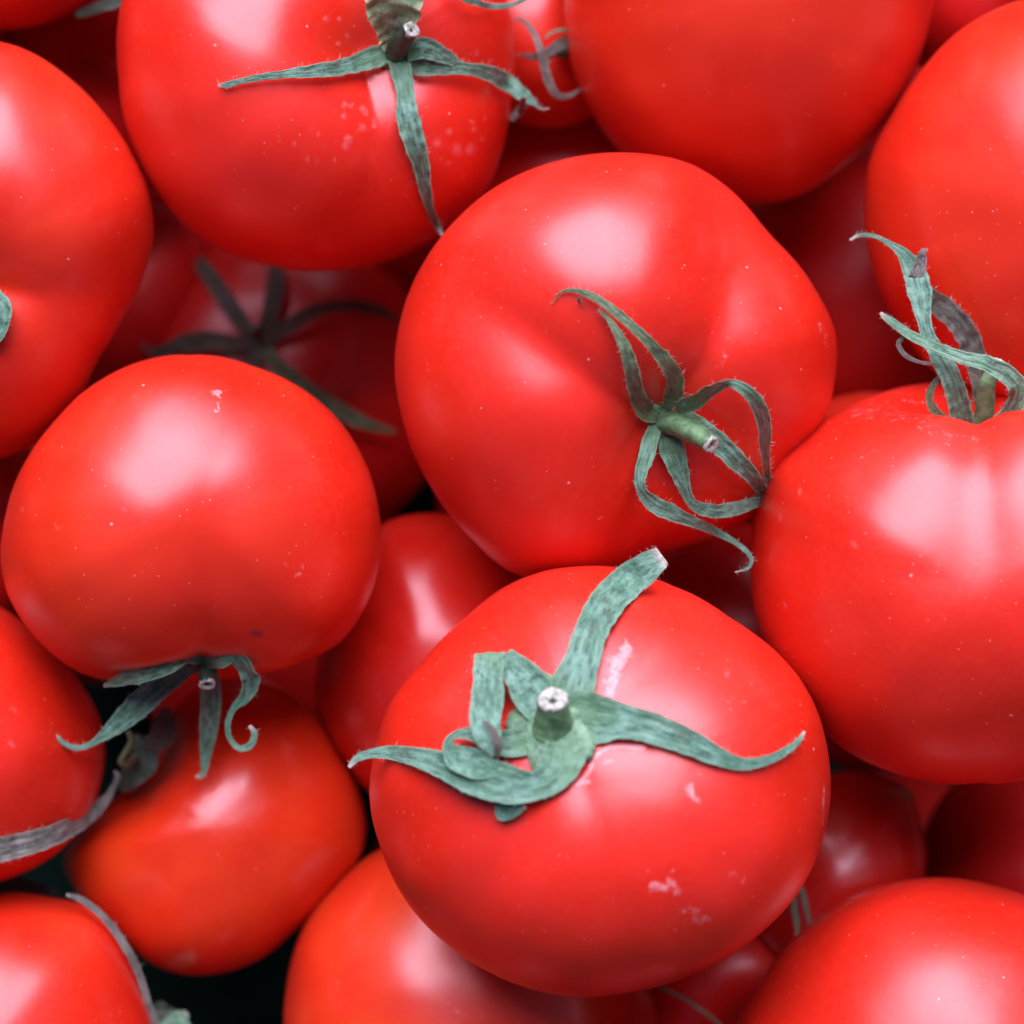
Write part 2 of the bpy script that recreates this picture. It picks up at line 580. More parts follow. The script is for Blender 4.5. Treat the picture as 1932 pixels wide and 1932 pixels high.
def hub(f, x, y, h, rx, mat, ry=None, over=None, lift=10):
    """the round middle of the calyx, moulded to the skin; parent of sepals and stem"""
    ry = ry or rx
    verts = []; uvs = []; faces = []
    nr, ns = 7, 28
    s0, _ = surf(over or [f.key], x, y)
    zc = (h - A0) if h > 2500 else ((s0 if s0 is not None else f.cz) + h)
    for layer in (0, 1):
        for i in range(nr):
            q = i / (nr - 1)
            for j in range(ns):
                a = 2 * math.pi * j / ns
                wob = 1 + .16 * math.cos(5 * a + x) * q
                xx = x + math.cos(a) * rx * q * wob; yy = y + math.sin(a) * ry * q * wob
                z = zc
                if h <= 2500:
                    s, _n = surf(over or [f.key], xx, yy)
                    if s is not None: z = s + h * (1 - .5 * q)
                z += lift * (1 - q * q) - (5 if layer else 0)
                verts.append(P(xx, yy, z)[:]); uvs.append((.5 + .4 * q * math.cos(a), .3 + .3 * q * math.sin(a)))
    for layer in (0, 1):
        b = layer * nr * ns
        for i in range(nr - 1):
            for j in range(ns):
                j2 = (j + 1) % ns
                fc = (b + i * ns + j, b + (i + 1) * ns + j, b + (i + 1) * ns + j2, b + i * ns + j2)
                faces.append(fc if layer else fc[::-1])
    for j in range(ns):
        j2 = (j + 1) % ns
        a = (nr - 1) * ns
        faces.append((a + j, a + j2, nr * ns + a + j2, nr * ns + a + j))
    return link('calyx', verts, faces, mat, f.loc, f.root, uvs)


def conv(lst, ox, oy, k):
    return [(ox + p[0] * k, oy + p[1] * k, p[2], p[3] * k) + tuple(p[4:]) for p in lst]

# ------------------------------------------------------------------ the crate: floor, plus unseen panels added to block sky reflections, low sunward
def crate():
    zf = -1650 * S
    root = bpy.data.objects.new('crate', None)
    root.empty_display_size = .05
    C.objects.link(root); root.location = (0, 0, zf)
    root['label'] = 'dark green plastic crate under the tomatoes, glimpsed at the lower left'
    root['category'] = 'crate'
    W, D_ = .30, .30
    verts = []; faces = []
    n = 40
    for i in range(n + 1):
        for j in range(n + 1):
            x = -W + 2 * W * i / n; y = -D_ + 2 * D_ * j / n
            verts.append((x, y, zf + .0015 * noise.noise(Vector((x * 30, y * 30, 0)))))
    for i in range(n):
        for j in range(n):
            q = i * (n + 1) + j
            faces.append((q, q + n + 1, q + n + 2, q + 1))
    link('floor', verts, faces, M_floor, (0, 0, zf), root)

    def panel(p0, p1, h, inward):
        """added sky-blocking panel between two floor corners with a rolled rim and ribs on the outside"""
        p0 = Vector(p0); p1 = Vector(p1); t = (p1 - p0).normalized(); L_ = (p1 - p0).length
        inn = Vector(inward)
        prof = [(0, 0), (0, h), (.001, h + .004), (-.004, h + .007), (-.012, h + .006), (-.014, h), (-.013, h - .008), (-.004, h - .01), (-.004, 0)]
        vs = []; fs = []
        m = 48
        for i in range(m + 1):
            rib = .002 if i % 4 == 0 else 0
            for (o, z) in prof:
                oo = o - (rib if o < -.002 else 0)
                v = p0 + t * (L_ * i / m) + inn * oo
                vs.append((v.x, v.y, zf + z))
        k = len(prof)
        for i in range(m):
            for j in range(k - 1):
                fs.append((i * k + j, (i + 1) * k + j, (i + 1) * k + j + 1, i * k + j + 1))
        link('sky_block_panel', vs, fs, M_floor, (0, 0, zf), root)
    hi = -zf + .14; lo = -zf - .01
    panel((-W, -D_, 0), (W, -D_, 0), hi, (0, 1, 0))
    panel((-W - .001, -D_, 0), (-W - .001, D_, 0), hi * .93, (1, 0, 0))
    panel((W + .001, -D_, 0), (W + .001, D_, 0), hi * .93, (-1, 0, 0))
    panel((-W, D_, 0), (W, D_, 0), lo, (0, -1, 0))


crate()

# ------------------------------------------------------------------ the tomatoes
fruit('centre', 1160, 695, 0, 'large tomato at the centre with twisted green calyx and stem leaning right',
      outline=[(1190, 290), (1300, 310), (1390, 368), (1448, 440), (1530, 530), (1574, 620), (1577, 710), (1558, 790),
               (1505, 870), (1450, 940), (1386, 1005), (1300, 1030), (1244, 1050), (1180, 1085), (1100, 1105), (1000, 1095), (955, 1078),
               (870, 1000), (800, 900), (760, 800), (743, 700), (755, 600), (795, 500), (855, 420), (940, 350), (1050, 305), (1120, 292)],
      axis=(.36, -.40, .84), flat=.86, dimple=.36, dw=.50, mat=M_dusty, calyx=True, nt=150, npn=240, seed=1,
      grooves=[((.60, .42, .70), .15, 22), ((-.42, .15, .91), .13, 17), ((-.2, -1, 0), .06, 20), ((1, -.5, 0), .05, 25)],
      bulge=[((.80, .12, .6), .035, 22), ((-.40, -.25, .89), .025, 24), ((-.05, .55, .8), .02, 30)],
      marks=[([(1375, 640), (1360, 690)], 16, .5), ([(1545, 610), (1560, 650)], 10, .5), ([(1285, 900), (1300, 960)], 12, .4),
             ([(1120, 985), (1135, 975)], 6, .5)])
fruit('front', 1130, 1472, 200, 'scarred tomato at the bottom centre with wide flat calyx and hollow upright stem',
      outline=[(1100, 1066), (1180, 1070), (1270, 1103), (1370, 1158), (1450, 1210), (1520, 1290), (1557, 1390), (1566, 1500), (1545, 1600),
               (1500, 1690), (1420, 1770), (1320, 1828), (1200, 1865), (1080, 1877), (960, 1848), (860, 1795), (770, 1705), (717, 1600), (695, 1500),
               (705, 1410), (740, 1310), (800, 1240), (870, 1170), (930, 1118), (1010, 1080)],
      axis=(-.18, .30, .93), flat=.82, dimple=.09, dw=.50, mat=M_dusty, calyx=True, nt=210, npn=330, seed=2,
      grooves=[((-1, .5, 0), .05, 22), ((.9, .75, 0), .03, 22), ((-.42, -.25, .87), .07, 14), ((.05, -.45, .88), .03, 14), ((.9, -.25, 0), .04, 18), ((-.9, -.5, 0), .02, 18)],
      marks=[([(1185, 1222), (1165, 1250), (1152, 1300)], 16, .9), ([(1150, 1235), (1142, 1290)], 10, .6),
             ([(1215, 1410), (1150, 1407), (1125, 1425), (1110, 1455), (1090, 1480)], 6, 1.1), ([(1155, 1435), (1120, 1450)], 6, .6), ([(1085, 1478), (1110, 1475)], 6, .8),
             ([(1235, 1672), (1275, 1680), (1262, 1665)], 13, .8), ([(1295, 1720), (1330, 1735)], 17, .6), ([(1385, 1650), (1400, 1660)], 12, .55),
             ([(1300, 1490), (1315, 1510)], 12, .8), ([(1290, 1505), (1305, 1480)], 8, .5), ([(1555, 1480), (1552, 1560)], 3, .7),
             ([(820, 1735), (870, 1790), (960, 1840), (1050, 1870)], 4, .35)],
      spots=[([(1372, 1272)], 5, .6), ([(985, 1284)], 4, .5)])
fruit('topleft', 600, 165, -150, 'water-spotted tomato at the top left with long pale sepals spread over it',
      outline=[(222, 60), (225, 150), (242, 250), (285, 345), (345, 425), (420, 475), (500, 500), (620, 511), (720, 496), (790, 470),
               (855, 425), (915, 365), (948, 290), (965, 200), (975, 130), (972, 50), (940, -50), (850, -140), (700, -195), (500, -195), (330, -125), (250, -40)],
      axis=(.36, .22, .90), flat=.85, dimple=.30, dw=.42, mat=M_dusty, calyx=True, nt=150, npn=240, seed=3,
      grooves=[((.05, -1, 0), .12, 20), ((1, -.15, 0), .07, 18), ((-.35, 1, 0), .08, 25)],
      spots=[([p], r, .75) for p, r in (((650, 197), 5), ((662, 200), 4), ((685, 205), 6), ((690, 212), 5), ((684, 241), 7), ((648, 220), 5), ((657, 262), 7), ((653, 275), 6),
             ((705, 230), 4), ((706, 238), 4), ((848, 248), 6), ((825, 270), 7), ((862, 280), 8), ((863, 286), 7), ((886, 284), 8), ((889, 278), 7), ((891, 230), 4), ((894, 244), 4), ((914, 225), 3), ((909, 263), 4), ((846, 309), 4),
             ((580, 302), 3), ((598, 306), 3), ((530, 265), 3), ((590, 240), 3), ((602, 252), 3), ((632, 300), 3), ((555, 270), 3), ((615, 35), 5), ((640, 36), 4), ((655, 68), 4), ((638, 82), 4), ((925, 115), 3), ((900, 100), 4))],
      marks=[([(560, 290), (640, 280), (690, 250)], 36, .16), ([(570, 330), (600, 340)], 16, .2), ([(865, 275)], 40, .15)])
fruit('left', 362, 985, 0, 'smooth tomato left of centre lying on its side with its calyx at the bottom',
      outline=[(362, 668), (270, 681), (180, 725), (110, 790), (50, 870), (15, 960), (4, 1035), (15, 1110), (60, 1190), (120, 1250),
               (190, 1286), (260, 1290), (330, 1284), (400, 1282), (480, 1277), (560, 1262), (640, 1218), (698, 1130), (719, 1040), (715, 950), (690, 870), (640, 790), (570, 730), (480, 690)],
      axis=(.03, -1, .10), flat=.88, dimple=.30, dw=.5, mat=M_red, calyx=True, nt=150, npn=240, seed=4,
      grooves=[((.08, 0, 1), .15, 24), ((.55, -.25, .8), .06, 16), ((-1, 0, .3), .03, 30)],
      marks=[([(402, 738), (410, 743)], 5, .9), ([(413, 738), (416, 742), (412, 765), (408, 775)], 5, .9), ([(360, 752), (395, 745)], 4, .3),
             ([(560, 1085), (572, 1070)], 9, .45), ([(410, 745)], 14, .3)],
      spots=[([(170, 975)], 3, .6), ([(42, 963)], 3, .5), ([(232, 961)], 3, .6), ([(110, 998)], 4, .5), ([(540, 1068)], 3, .7), ([(143, 1222)], 3, .5), ([(268, 983)], 3, .5)],
      scabs=[([(478, 1195), (490, 1197)], 6, .8)])
fruit('right', 1842, 1110, 20, 'large tomato at the right edge with a tall curling calyx on top',
      outline=[(1414, 1030), (1426, 930), (1460, 862), (1510, 812), (1560, 780), (1640, 745), (1720, 722), (1790, 718), (1880, 720), (1960, 728), (2040, 745), (2150, 800),
               (2235, 900), (2270, 1060), (2250, 1220), (2170, 1350), (2050, 1440), (1940, 1468), (1850, 1479), (1700, 1466), (1600, 1422), (1510, 1332), (1448, 1230), (1418, 1130)],
      axis=(.0, .985, .16), flat=.90, dimple=.42, dw=.46, mat=M_dusty, calyx=True, nt=150, npn=240, seed=5,
      grooves=[((.02, .27, .96), .17, 17), ((-1, 0, .2), .03, 25), ((1, 0, .2), .04, 25), ((.05, 1, -.6), .06, 30)], bulge=[((-.30, .28, .9), .045, 24), ((.30, .28, .9), .045, 24)],
      marks=[([(1620, 780), (1690, 778), (1745, 800), (1785, 825)], 20, .42), ([(1630, 862), (1650, 855)], 9, .4), ([(1540, 1020), (1555, 1050)], 14, .25),
             ([(1480, 850), (1560, 785)], 8, .3), ([(1700, 745), (1740, 760)], 16, .3), ([(1815, 822), (1850, 832)], 6, .6)],
      spots=[([(1509, 928)], 4, .7), ([(1612, 1029)], 4, .5), ([(1751, 1080)], 4, .5), ([(1472, 978)], 3, .5), ([(1482, 1143)], 3, .6), ([(1558, 1208)], 4, .5), ([(1461, 1019)], 3, .5)])
fruit('topright', 1410, 20, -260, 'plain smooth tomato at the top right of centre with no calyx showing',
      outline=[(1062, 0), (1066, 70), (1090, 160), (1140, 250), (1220, 320), (1320, 365), (1430, 384), (1520, 368), (1600, 312), (1665, 240), (1722, 140), (1752, 50), (1762, -60),
               (1700, -210), (1560, -310), (1400, -345), (1220, -295), (1110, -180), (1066, -80)],
      axis=(.2, .5, -.8), flat=.93, mat=M_red, seed=6, nt=110, npn=180)
fruit('farright', 1960, 385, -110, 'tomato cut by the right edge above the curling calyx',
      outline=[(1632, 385), (1641, 300), (1680, 220), (1735, 130), (1790, 68), (1860, 24), (1940, 0), (2080, 30), (2210, 130), (2280, 300), (2270, 500), (2180, 660), (2050, 760), (1920, 780),
               (1800, 735), (1735, 670), (1690, 600), (1648, 500)],
      axis=(.3, .1, -.95), flat=.93, mat=M_red, seed=7, nt=110, npn=180,
      marks=[([(1775, 285), (1778, 297)], 3, .9)])
fruit('farleft', -20, 470, -60, 'tomato cut by the left edge in the upper half with a green sepal tip',
      outline=[(0, 80), (60, 95), (130, 140), (200, 212), (250, 290), (284, 370), (291, 440), (272, 520), (222, 610), (185, 680), (150, 760), (100, 822), (50, 850), (0, 866),
               (-130, 860), (-260, 780), (-330, 620), (-330, 420), (-280, 230), (-170, 110), (-80, 80)],
      axis=(-.25, -.25, .93), flat=.85, dimple=.32, dw=.45, mat=M_red, calyx=True, seed=8, nt=120, npn=200,
      grooves=[((1, -.12, 0), .09, 20), ((.2, 1, 0), .04, 20), ((-1, 0, 0), .05, 25), ((0, -1, 0), .05, 25)],
      scabs=[([(190, 836)], 4, .9)], spots=[([(117, 832)], 3, .5)])
fruit('orange', 405, 1560, -390, 'orange-tinged tomato low in the pile at the lower left',
      outline=[(400, 1275), (500, 1282), (580, 1330), (640, 1420), (690, 1540), (685, 1610), (630, 1690), (560, 1755), (500, 1805), (430, 1832), (370, 1838), (290, 1817), (220, 1755), (150, 1690),
               (118, 1610), (150, 1550), (230, 1490), (290, 1410), (335, 1320)],
      axis=(-.55, .45, .45), flat=.92, dimple=.22, dw=.45, mat=M_orange, calyx=True, seed=9, nt=110, npn=180,
      grooves=[((.3, -1, 0), .03, 25)])
fruit('bottom', 890, 1925, -350, 'orange-red tomato at the bottom edge under the scarred one',
      outline=[(538, 1870), (555, 1785), (590, 1715), (650, 1650), (720, 1600), (830, 1570), (950, 1575), (1070, 1620), (1160, 1720), (1215, 1830), (1242, 1932),
               (1230, 2050), (1150, 2180), (1020, 2270), (880, 2290), (720, 2250), (600, 2150), (545, 2000)],
      axis=(.35, -.75, .4), flat=.88, mat=fruit_mat('tomato_skin_warm', (.66, .024, .006), (.74, .065, .010), speck=.1, rough=.34), seed=10, nt=110, npn=180,
      grooves=[((-.2, .4, 1), .07, 22)],
      marks=[([(870, 1905), (905, 1915)], 14, .4), ([(885, 1800), (890, 1815)], 5, .3)])
fruit('lowright', 1790, 2030, -60, 'large tomato rising from the bottom right corner',
      outline=[(1385, 1935), (1432, 1858), (1505, 1768), (1600, 1700), (1700, 1665), (1790, 1657), (1880, 1672), (1960, 1700), (2080, 1790), (2160, 1930), (2170, 2100), (2080, 2280), (1900, 2390), (1700, 2400), (1500, 2310), (1390, 2150), (1368, 2020)],
      axis=(.3, -.85, .4), flat=.90, mat=M_dusty, seed=11, nt=110, npn=180,
      marks=[([(1480, 1800), (1540, 1740), (1620, 1695), (1700, 1668)], 9, .4), ([(1750, 1700), (1760, 1715)], 14, .25), ([(1640, 1740)], 8, .3)])
fruit('lowleft', -30, 1990, -150, 'tomato in the bottom left corner with a long grey sepal along its edge',
      outline=[(-30, 1687), (80, 1690), (150, 1702), (200, 1737), (242, 1795), (270, 1865), (285, 1932), (290, 2010), (250, 2150), (150, 2250), (-30, 2300), (-200, 2250), (-320, 2120), (-350, 1980), (-310, 1830), (-200, 1730), (-110, 1695)],
      axis=(.45, -.8, .2), flat=.90, mat=M_red, calyx=True, seed=12, nt=110, npn=180)
fruit('leftlow', -110, 1400, -160, 'speckled tomato at the left edge resting on a grey dry sepal',
      outline=[(0, 1145), (60, 1190), (130, 1262), (180, 1335), (197, 1405), (190, 1475), (168, 1540), (110, 1610), (40, 1652), (-40, 1672), (-200, 1670), (-330, 1590), (-400, 1450), (-390, 1300), (-320, 1170), (-200, 1110), (-90, 1110)],
      axis=(-.1, -.9, .1), flat=.90, mat=M_dusty, calyx=True, seed=13, nt=110, npn=180,
      spots=[([(25, 1343)], 4, .7), ([(20, 1405)], 4, .6), ([(173, 1477)], 4, .6), ([(160, 1538)], 4, .6), ([(132, 1528)], 3, .6), ([(167, 1383)], 3, .5), ([(50, 1350)], 3, .5)],
      marks=[([(110, 1380), (160, 1400)], 22, .2)])
fruit('mid', 800, 1235, -420, 'shaded tomato wedged between the three largest with a lilac highlight',
      outline=[(720, 985), (800, 968), (900, 985), (1000, 1050), (1060, 1180), (1060, 1320), (990, 1440), (880, 1510), (760, 1530), (690, 1495), (650, 1440), (612, 1375), (590, 1300), (595, 1255), (620, 1170), (660, 1060)],
      axis=(.4, -.3, -.8), flat=.92, mat=M_clean, seed=14, nt=100, npn=160)
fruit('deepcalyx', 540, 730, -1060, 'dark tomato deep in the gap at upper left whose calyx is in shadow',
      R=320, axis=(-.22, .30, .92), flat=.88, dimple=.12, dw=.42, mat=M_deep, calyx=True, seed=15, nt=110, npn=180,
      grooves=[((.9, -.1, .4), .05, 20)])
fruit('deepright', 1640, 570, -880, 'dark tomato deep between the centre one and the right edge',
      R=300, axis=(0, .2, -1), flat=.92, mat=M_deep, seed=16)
fruit('sliver', 1640, 920, -430, 'bright sliver of tomato between the centre and right-hand fruit',
      R=185, axis=(0, .2, -1), flat=.92, mat=M_red, seed=17)
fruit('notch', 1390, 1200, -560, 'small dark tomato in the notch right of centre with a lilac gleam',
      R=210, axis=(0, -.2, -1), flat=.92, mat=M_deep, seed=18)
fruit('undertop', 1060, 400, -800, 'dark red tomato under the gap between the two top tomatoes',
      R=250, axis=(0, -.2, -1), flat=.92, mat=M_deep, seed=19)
fruit('topgap', 1030, 70, -470, 'tomato in the top gap with thin curled sepals in front of it',
      R=170, axis=(.5, .1, .6), flat=.90, mat=M_red, calyx=True, seed=20)
fruit('purple', 130, 190, -720, 'dark tomato with a purple gleam in the upper left gap',
      R=240, axis=(.3, .3, .6), flat=.88, dimple=.25, mat=M_deep, seed=21, grooves=[((1, .9, .3), .10, 22)])
fruit('corner', 10, -190, -250, 'red tomato filling the top left corner',
      outline=[(-10, 55), (60, 47), (120, 25), (185, -10), (230, -80), (250, -180), (220, -320), (120, -410), (0, -430), (-120, -400), (-220, -300), (-240, -180), (-200, -40), (-110, 30)],
      axis=(.6, .3, .3), flat=.90, mat=M_red, calyx=True, seed=22)
fruit('scuffed', 1590, 1640, -470, 'scuffed tomato with a rough lilac highlight behind the scarred one',
      outline=[(1570, 1458), (1665, 1464), (1722, 1492), (1742, 1565), (1742, 1660), (1700, 1760), (1610, 1830), (1500, 1830), (1420, 1760), (1395, 1640), (1420, 1530), (1490, 1470)],
      axis=(.2, -.3, -.8), flat=.92, mat=M_clean, calyx=True, seed=23, marks=[([(1605, 1575), (1590, 1610)], 12, .3)], scabs=[([(1602, 1580)], 4, .5), ([(1570, 1650)], 4, .4)])
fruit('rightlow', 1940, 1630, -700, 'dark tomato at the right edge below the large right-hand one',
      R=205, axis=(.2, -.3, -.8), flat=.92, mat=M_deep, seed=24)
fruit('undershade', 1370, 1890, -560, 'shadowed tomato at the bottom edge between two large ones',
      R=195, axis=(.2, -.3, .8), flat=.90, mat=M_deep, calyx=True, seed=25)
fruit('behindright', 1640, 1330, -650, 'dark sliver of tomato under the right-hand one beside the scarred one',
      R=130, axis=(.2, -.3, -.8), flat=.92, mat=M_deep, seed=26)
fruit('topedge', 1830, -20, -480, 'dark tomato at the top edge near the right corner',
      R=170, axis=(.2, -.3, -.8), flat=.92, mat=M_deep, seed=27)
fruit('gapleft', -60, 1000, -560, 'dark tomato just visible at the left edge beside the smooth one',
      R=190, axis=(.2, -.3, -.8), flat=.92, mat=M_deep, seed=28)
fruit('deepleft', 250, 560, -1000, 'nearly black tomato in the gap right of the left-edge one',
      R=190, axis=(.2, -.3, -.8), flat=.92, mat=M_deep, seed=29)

# fruit of the same pile lying outside the frame
ring = [(-330, 30, -300), (360, -480, -200), (980, -420, -350), (1700, -650, -250), (2200, -250, -250), (2640, 350, -250), (2620, 1150, -150), (2420, 1620, -350),
        (2520, 2150, -200), (1330, 2520, -200), (700, 2650, -250), (250, 2350, -450), (-480, 2450, -250), (-720, 1720, -250), (-760, 950, -200), (-800, 250, -250),
        (1100, 900, -1150), (500, 1250, -1150), (1700, 1750, -1150), (1550, 850, -1100), (800, 300, -1150), (950, 1750, -1150), (1850, 250, -1250), (300, 300, -1350), (1300, 550, -1350), (1450, 250, -1300), (150, 1000, -1150), (1250, 1350, -1150)]
for i, (x, y, z) in enumerate(ring):
    f = fruit('ring%d' % i, x, y, z, 'red tomato of the same pile hidden below or beyond the picture', R=330 if z > -1000 else 290,
              axis=(random.uniform(-1, 1), random.uniform(-1, 1), random.uniform(-1, .3)), flat=.9, mat=M_deep, nt=36, npn=56, seed=40 + i)
    f.root['group'] = 'tomatoes outside the picture' if z > -1000 else 'tomatoes in the bottom layer'
    if z < -1000: f.root['label'] = 'dark red tomato of the bottom layer, buried under the ones in view'

# ------------------------------------------------------------------ calyces
# centre tomato
f = FR['centre']
K = (1006.3, 515.2, .3167)
cal = hub(f, 1248, 790, 14, 26, M_sep)
R_ = lambda pts, mat=M_sep, **k: ribbon('sepal', conv(pts, *K), f, mat, cal, **k)
R_([(790, 810, 20, 60), (835, 720, 34, 110), (840, 620, 44, 105), (790, 530, 48, 92), (700, 425, 45, 66), (590, 318, 36, 58), (455, 205, 26, 54), (335, 130, 16, 40), (235, 102, 10, 26), (160, 120, 6, 14), (110, 188, 4, 5)], M_olive)
R_([(740, 860, 20, 70), (665, 815, 26, 120), (612, 710, 34, 95), (590, 590, 38, 92), (552, 460, 36, 76), (500, 355, 30, 50), (440, 265, 22, 30), (390, 215, 16, 14)], M_olive)
R_([(860, 810, 24, 90), (960, 755, 60, 120, 25), (1060, 690, 100, 95, 40), (1170, 655, 130, 58, 30), (1270, 700, 140, 76, 0), (1345, 800, 130, 92, -5), (1375, 920, 110, 88, -10), (1378, 1040, 85, 70, -15), (1385, 1130, 60, 54, -20), (1392, 1190, 14, 46), (1405, 1240, 4, 36)], M_green)
R_([(880, 820, 18, 70), (985, 905, 30, 105), (1110, 1015, 40, 125), (1215, 1120, 46, 118), (1300, 1205, 40, 90), (1355, 1285, 14, 70), (1390, 1340, 4, 50)])
R_([(800, 930, 14, 90), (820, 1030, 24, 150), (860, 1150, 30, 125), (895, 1260, 34, 84), (935, 1355, 38, 58), (1000, 1402, 42, 78), (1100, 1415, 48, 88), (1210, 1400, 46, 82), (1320, 1366, 22, 66), (1385, 1345, 4, 50)])
R_([(735, 900, 22, 80), (700, 980, 34, 92), (672, 1090, 46, 98), (640, 1200, 56, 74, 20), (645, 1290, 60, 66, 10), (715, 1375, 60, 100), (830, 1430, 62, 98), (950, 1480, 66, 68), (1080, 1535, 72, 50), (1180, 1590, 80, 36), (1262, 1650, 90, 28), (1300, 1712, 96, 22), (1275, 1760, 96, 14), (1200, 1782, 92, 5)])
tube('stem', conv([(795, 885, 16, 74), (860, 908, 46, 68), (940, 950, 84, 60), (1010, 990, 110, 54), (1062, 1024, 130, 50)], *K), f, M_stem, cal, hollow=.3)
ribbon('sepal', conv([(300, 140, 20, 20), (270, 155, 18, 16), (275, 180, 12, 12), (300, 195, 8, 5)], *K), f, M_brown_and_shaded, cal, hairs=False)

# front tomato
f = FR['front']
cal = hub(f, 1046, 1366, 24, 80, M_hub, ry=88, lift=4)
def R2(pts, mat=M_sep, **k): return ribbon('sepal', pts, f, mat, cal, jag=.4, **k)
R2([(1060, 1350, 14, 60), (1078, 1300, 18, 84), (1100, 1245, 22, 66), (1112, 1200, 24, 64), (1138, 1148, 26, 66), (1180, 1102, 28, 66), (1218, 1072, 30, 58), (1243, 1054, 30, 44), (1250, 1049, 36, 34)], M_sep)
R2([(1060, 1350, 14, 90), (1120, 1356, 14, 98), (1180, 1362, 16, 66), (1240, 1377, 16, 58), (1300, 1400, 16, 50), (1352, 1426, 14, 36), (1400, 1441, 12, 24), (1450, 1433, 14, 18), (1490, 1412, 20, 14), (1508, 1396, 26, 10), (1518, 1380, 30, 4)], M_sep)
R2([(1066, 1400, 14, 70), (1064, 1428, 16, 84), (1045, 1462, 20, 66), (1008, 1482, 26, 56), (960, 1480, 34, 74), (900, 1464, 38, 74), (840, 1444, 34, 52), (785, 1428, 26, 36), (735, 1420, 20, 26), (695, 1423, 18, 17), (672, 1432, 18, 13), (658, 1448, 16, 6)], M_sep)
R2([(975, 1500, 26, 34), (950, 1520, 20, 30), (948, 1538, 16, 22), (968, 1534, 18, 18), (990, 1520, 22, 12)], M_sep)
R2([(1045, 1350, 12, 80), (1012, 1312, 20, 84), (982, 1272, 40, 66), (952, 1236, 66, 34)], M_fold)
R2([(924, 1233, 72, 58), (922, 1262, 78, 58), (920, 1310, 76, 60), (916, 1362, 68, 60), (924, 1398, 60, 44), (937, 1426, 50, 14)], M_fold, cup=.05)
R2([(936, 1428, 62, 10), (940, 1404, 76, 16), (928, 1376, 84, 12), (912, 1360, 86, 4)], M_brown_and_shaded, hairs=False)
R2([(1000, 1392, 12, 60), (965, 1402, 16, 52), (930, 1400, 24, 44), (892, 1386, 36, 34, 30), (858, 1390, 44, 28, 50), (848, 1412, 46, 30, 30), (868, 1432, 46, 52), (905, 1442, 44, 56), (940, 1446, 40, 40)], M_fold)
tube('stem', [(1045, 1372, 6, 38), (1045, 1355, 28, 33), (1044, 1338, 52, 28), (1043, 1320, 76, 25)], f, M_stem, cal, hollow=.42)

# top left tomato
f = FR['topleft']
K = (402.5, 0, .375)
cal = hub(f, 748, 100, 10, 34, M_yel)
R_([(880, 265, 14, 90), (800, 290, 20, 110), (700, 325, 24, 88), (590, 347, 24, 78), (470, 360, 20, 62), (360, 373, 16, 42), (240, 388, 14, 34), (130, 410, 12, 30), (70, 427, 10, 32), (22, 430, 8, 8)])
R_([(930, 300, 14, 110), (955, 400, 20, 100), (968, 500, 22, 96), (980, 600, 22, 118), (1012, 720, 20, 108), (1048, 840, 18, 84), (1066, 950, 18, 60), (1090, 1050, 14, 40), (1125, 1130, 12, 28), (1155, 1190, 10, 8)])
R_([(950, 290, 14, 110), (1040, 325, 20, 110), (1150, 338, 26, 78), (1270, 345, 32, 62), (1380, 368, 34, 80), (1470, 412, 34, 90), (1545, 465, 30, 68), (1595, 505, 20, 44), (1622, 530, 6, 18), (1650, 548, 0, 8), (1690, 545, 0, 4)])
R_([(970, 260, 20, 90), (1060, 240, 34, 110), (1150, 275, 34, 80), (1235, 322, 28, 42), (1300, 350, 20, 12)])
R_([(1560, 490, 20, 30), (1550, 545, A0 - 180, 32), (1515, 590, A0 - 190, 24), (1495, 606, A0 - 190, 8)], M_dry)
R_([(910, 240, 14, 110), (905, 170, 30, 150), (905, 80, 60, 230), (905, -30, 90, 300), (905, -160, 110, 260), (905, -300, 110, 120)], M_yel, cup=.28)
R_([(1180, -160, 60, 60), (1250, -30, 50, 56), (1330, 14, 40, 34), (1410, 32, 30, 30), (1500, 24, 20, 24), (1580, -8, 10, 14), (1640, -30, 0, 5)], M_sep)
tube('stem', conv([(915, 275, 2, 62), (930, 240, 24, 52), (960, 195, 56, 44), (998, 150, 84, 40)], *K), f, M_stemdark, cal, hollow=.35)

# left tomato, calyx seen from the side
f = FR['left']
Z = A0
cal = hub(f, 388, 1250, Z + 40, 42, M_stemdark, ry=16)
def R4(pts, mat=M_sep, **k): return ribbon('sepal', pts, f, mat, cal, clear=None, **k)
R4([(390, 1240, Z + 60, 26), (350, 1236, Z + 120, 36), (305, 1254, Z + 140, 44), (262, 1270, Z + 120, 40), (225, 1284, Z + 90, 22), (196, 1294, Z + 60, 6)], M_green)
R4([(385, 1245, Z + 30, 26), (350, 1262, Z + 20, 34), (315, 1285, Z + 10, 44), (275, 1318, Z + 5, 50), (240, 1350, Z, 44), (208, 1378, Z, 28), (178, 1400, Z, 13), (150, 1411, Z, 10), (125, 1405, Z + 5, 9), (100, 1384, Z + 10, 6)])
R4([(392, 1240, Z + 20, 28), (397, 1290, Z - 10, 38), (397, 1340, Z - 40, 38), (393, 1385, Z - 70, 31), (388, 1425, Z - 90, 20), (386, 1452, Z - 95, 12), (380, 1464, Z - 95, 9), (369, 1465, Z - 95, 4)])
R4([(385, 1250, Z + 60, 24), (415, 1246, Z + 110, 28), (442, 1234, Z + 130, 32), (462, 1256, Z + 110, 34, 20), (474, 1286, Z + 80, 34, 10), (462, 1315, Z + 60, 22), (440, 1338, Z + 50, 12), (430, 1366, Z + 45, 10), (434, 1394, Z + 40, 10), (452, 1412, Z + 40, 11), (472, 1406, Z + 40, 13), (480, 1385, Z + 40, 11), (471, 1369, Z + 40, 6)])
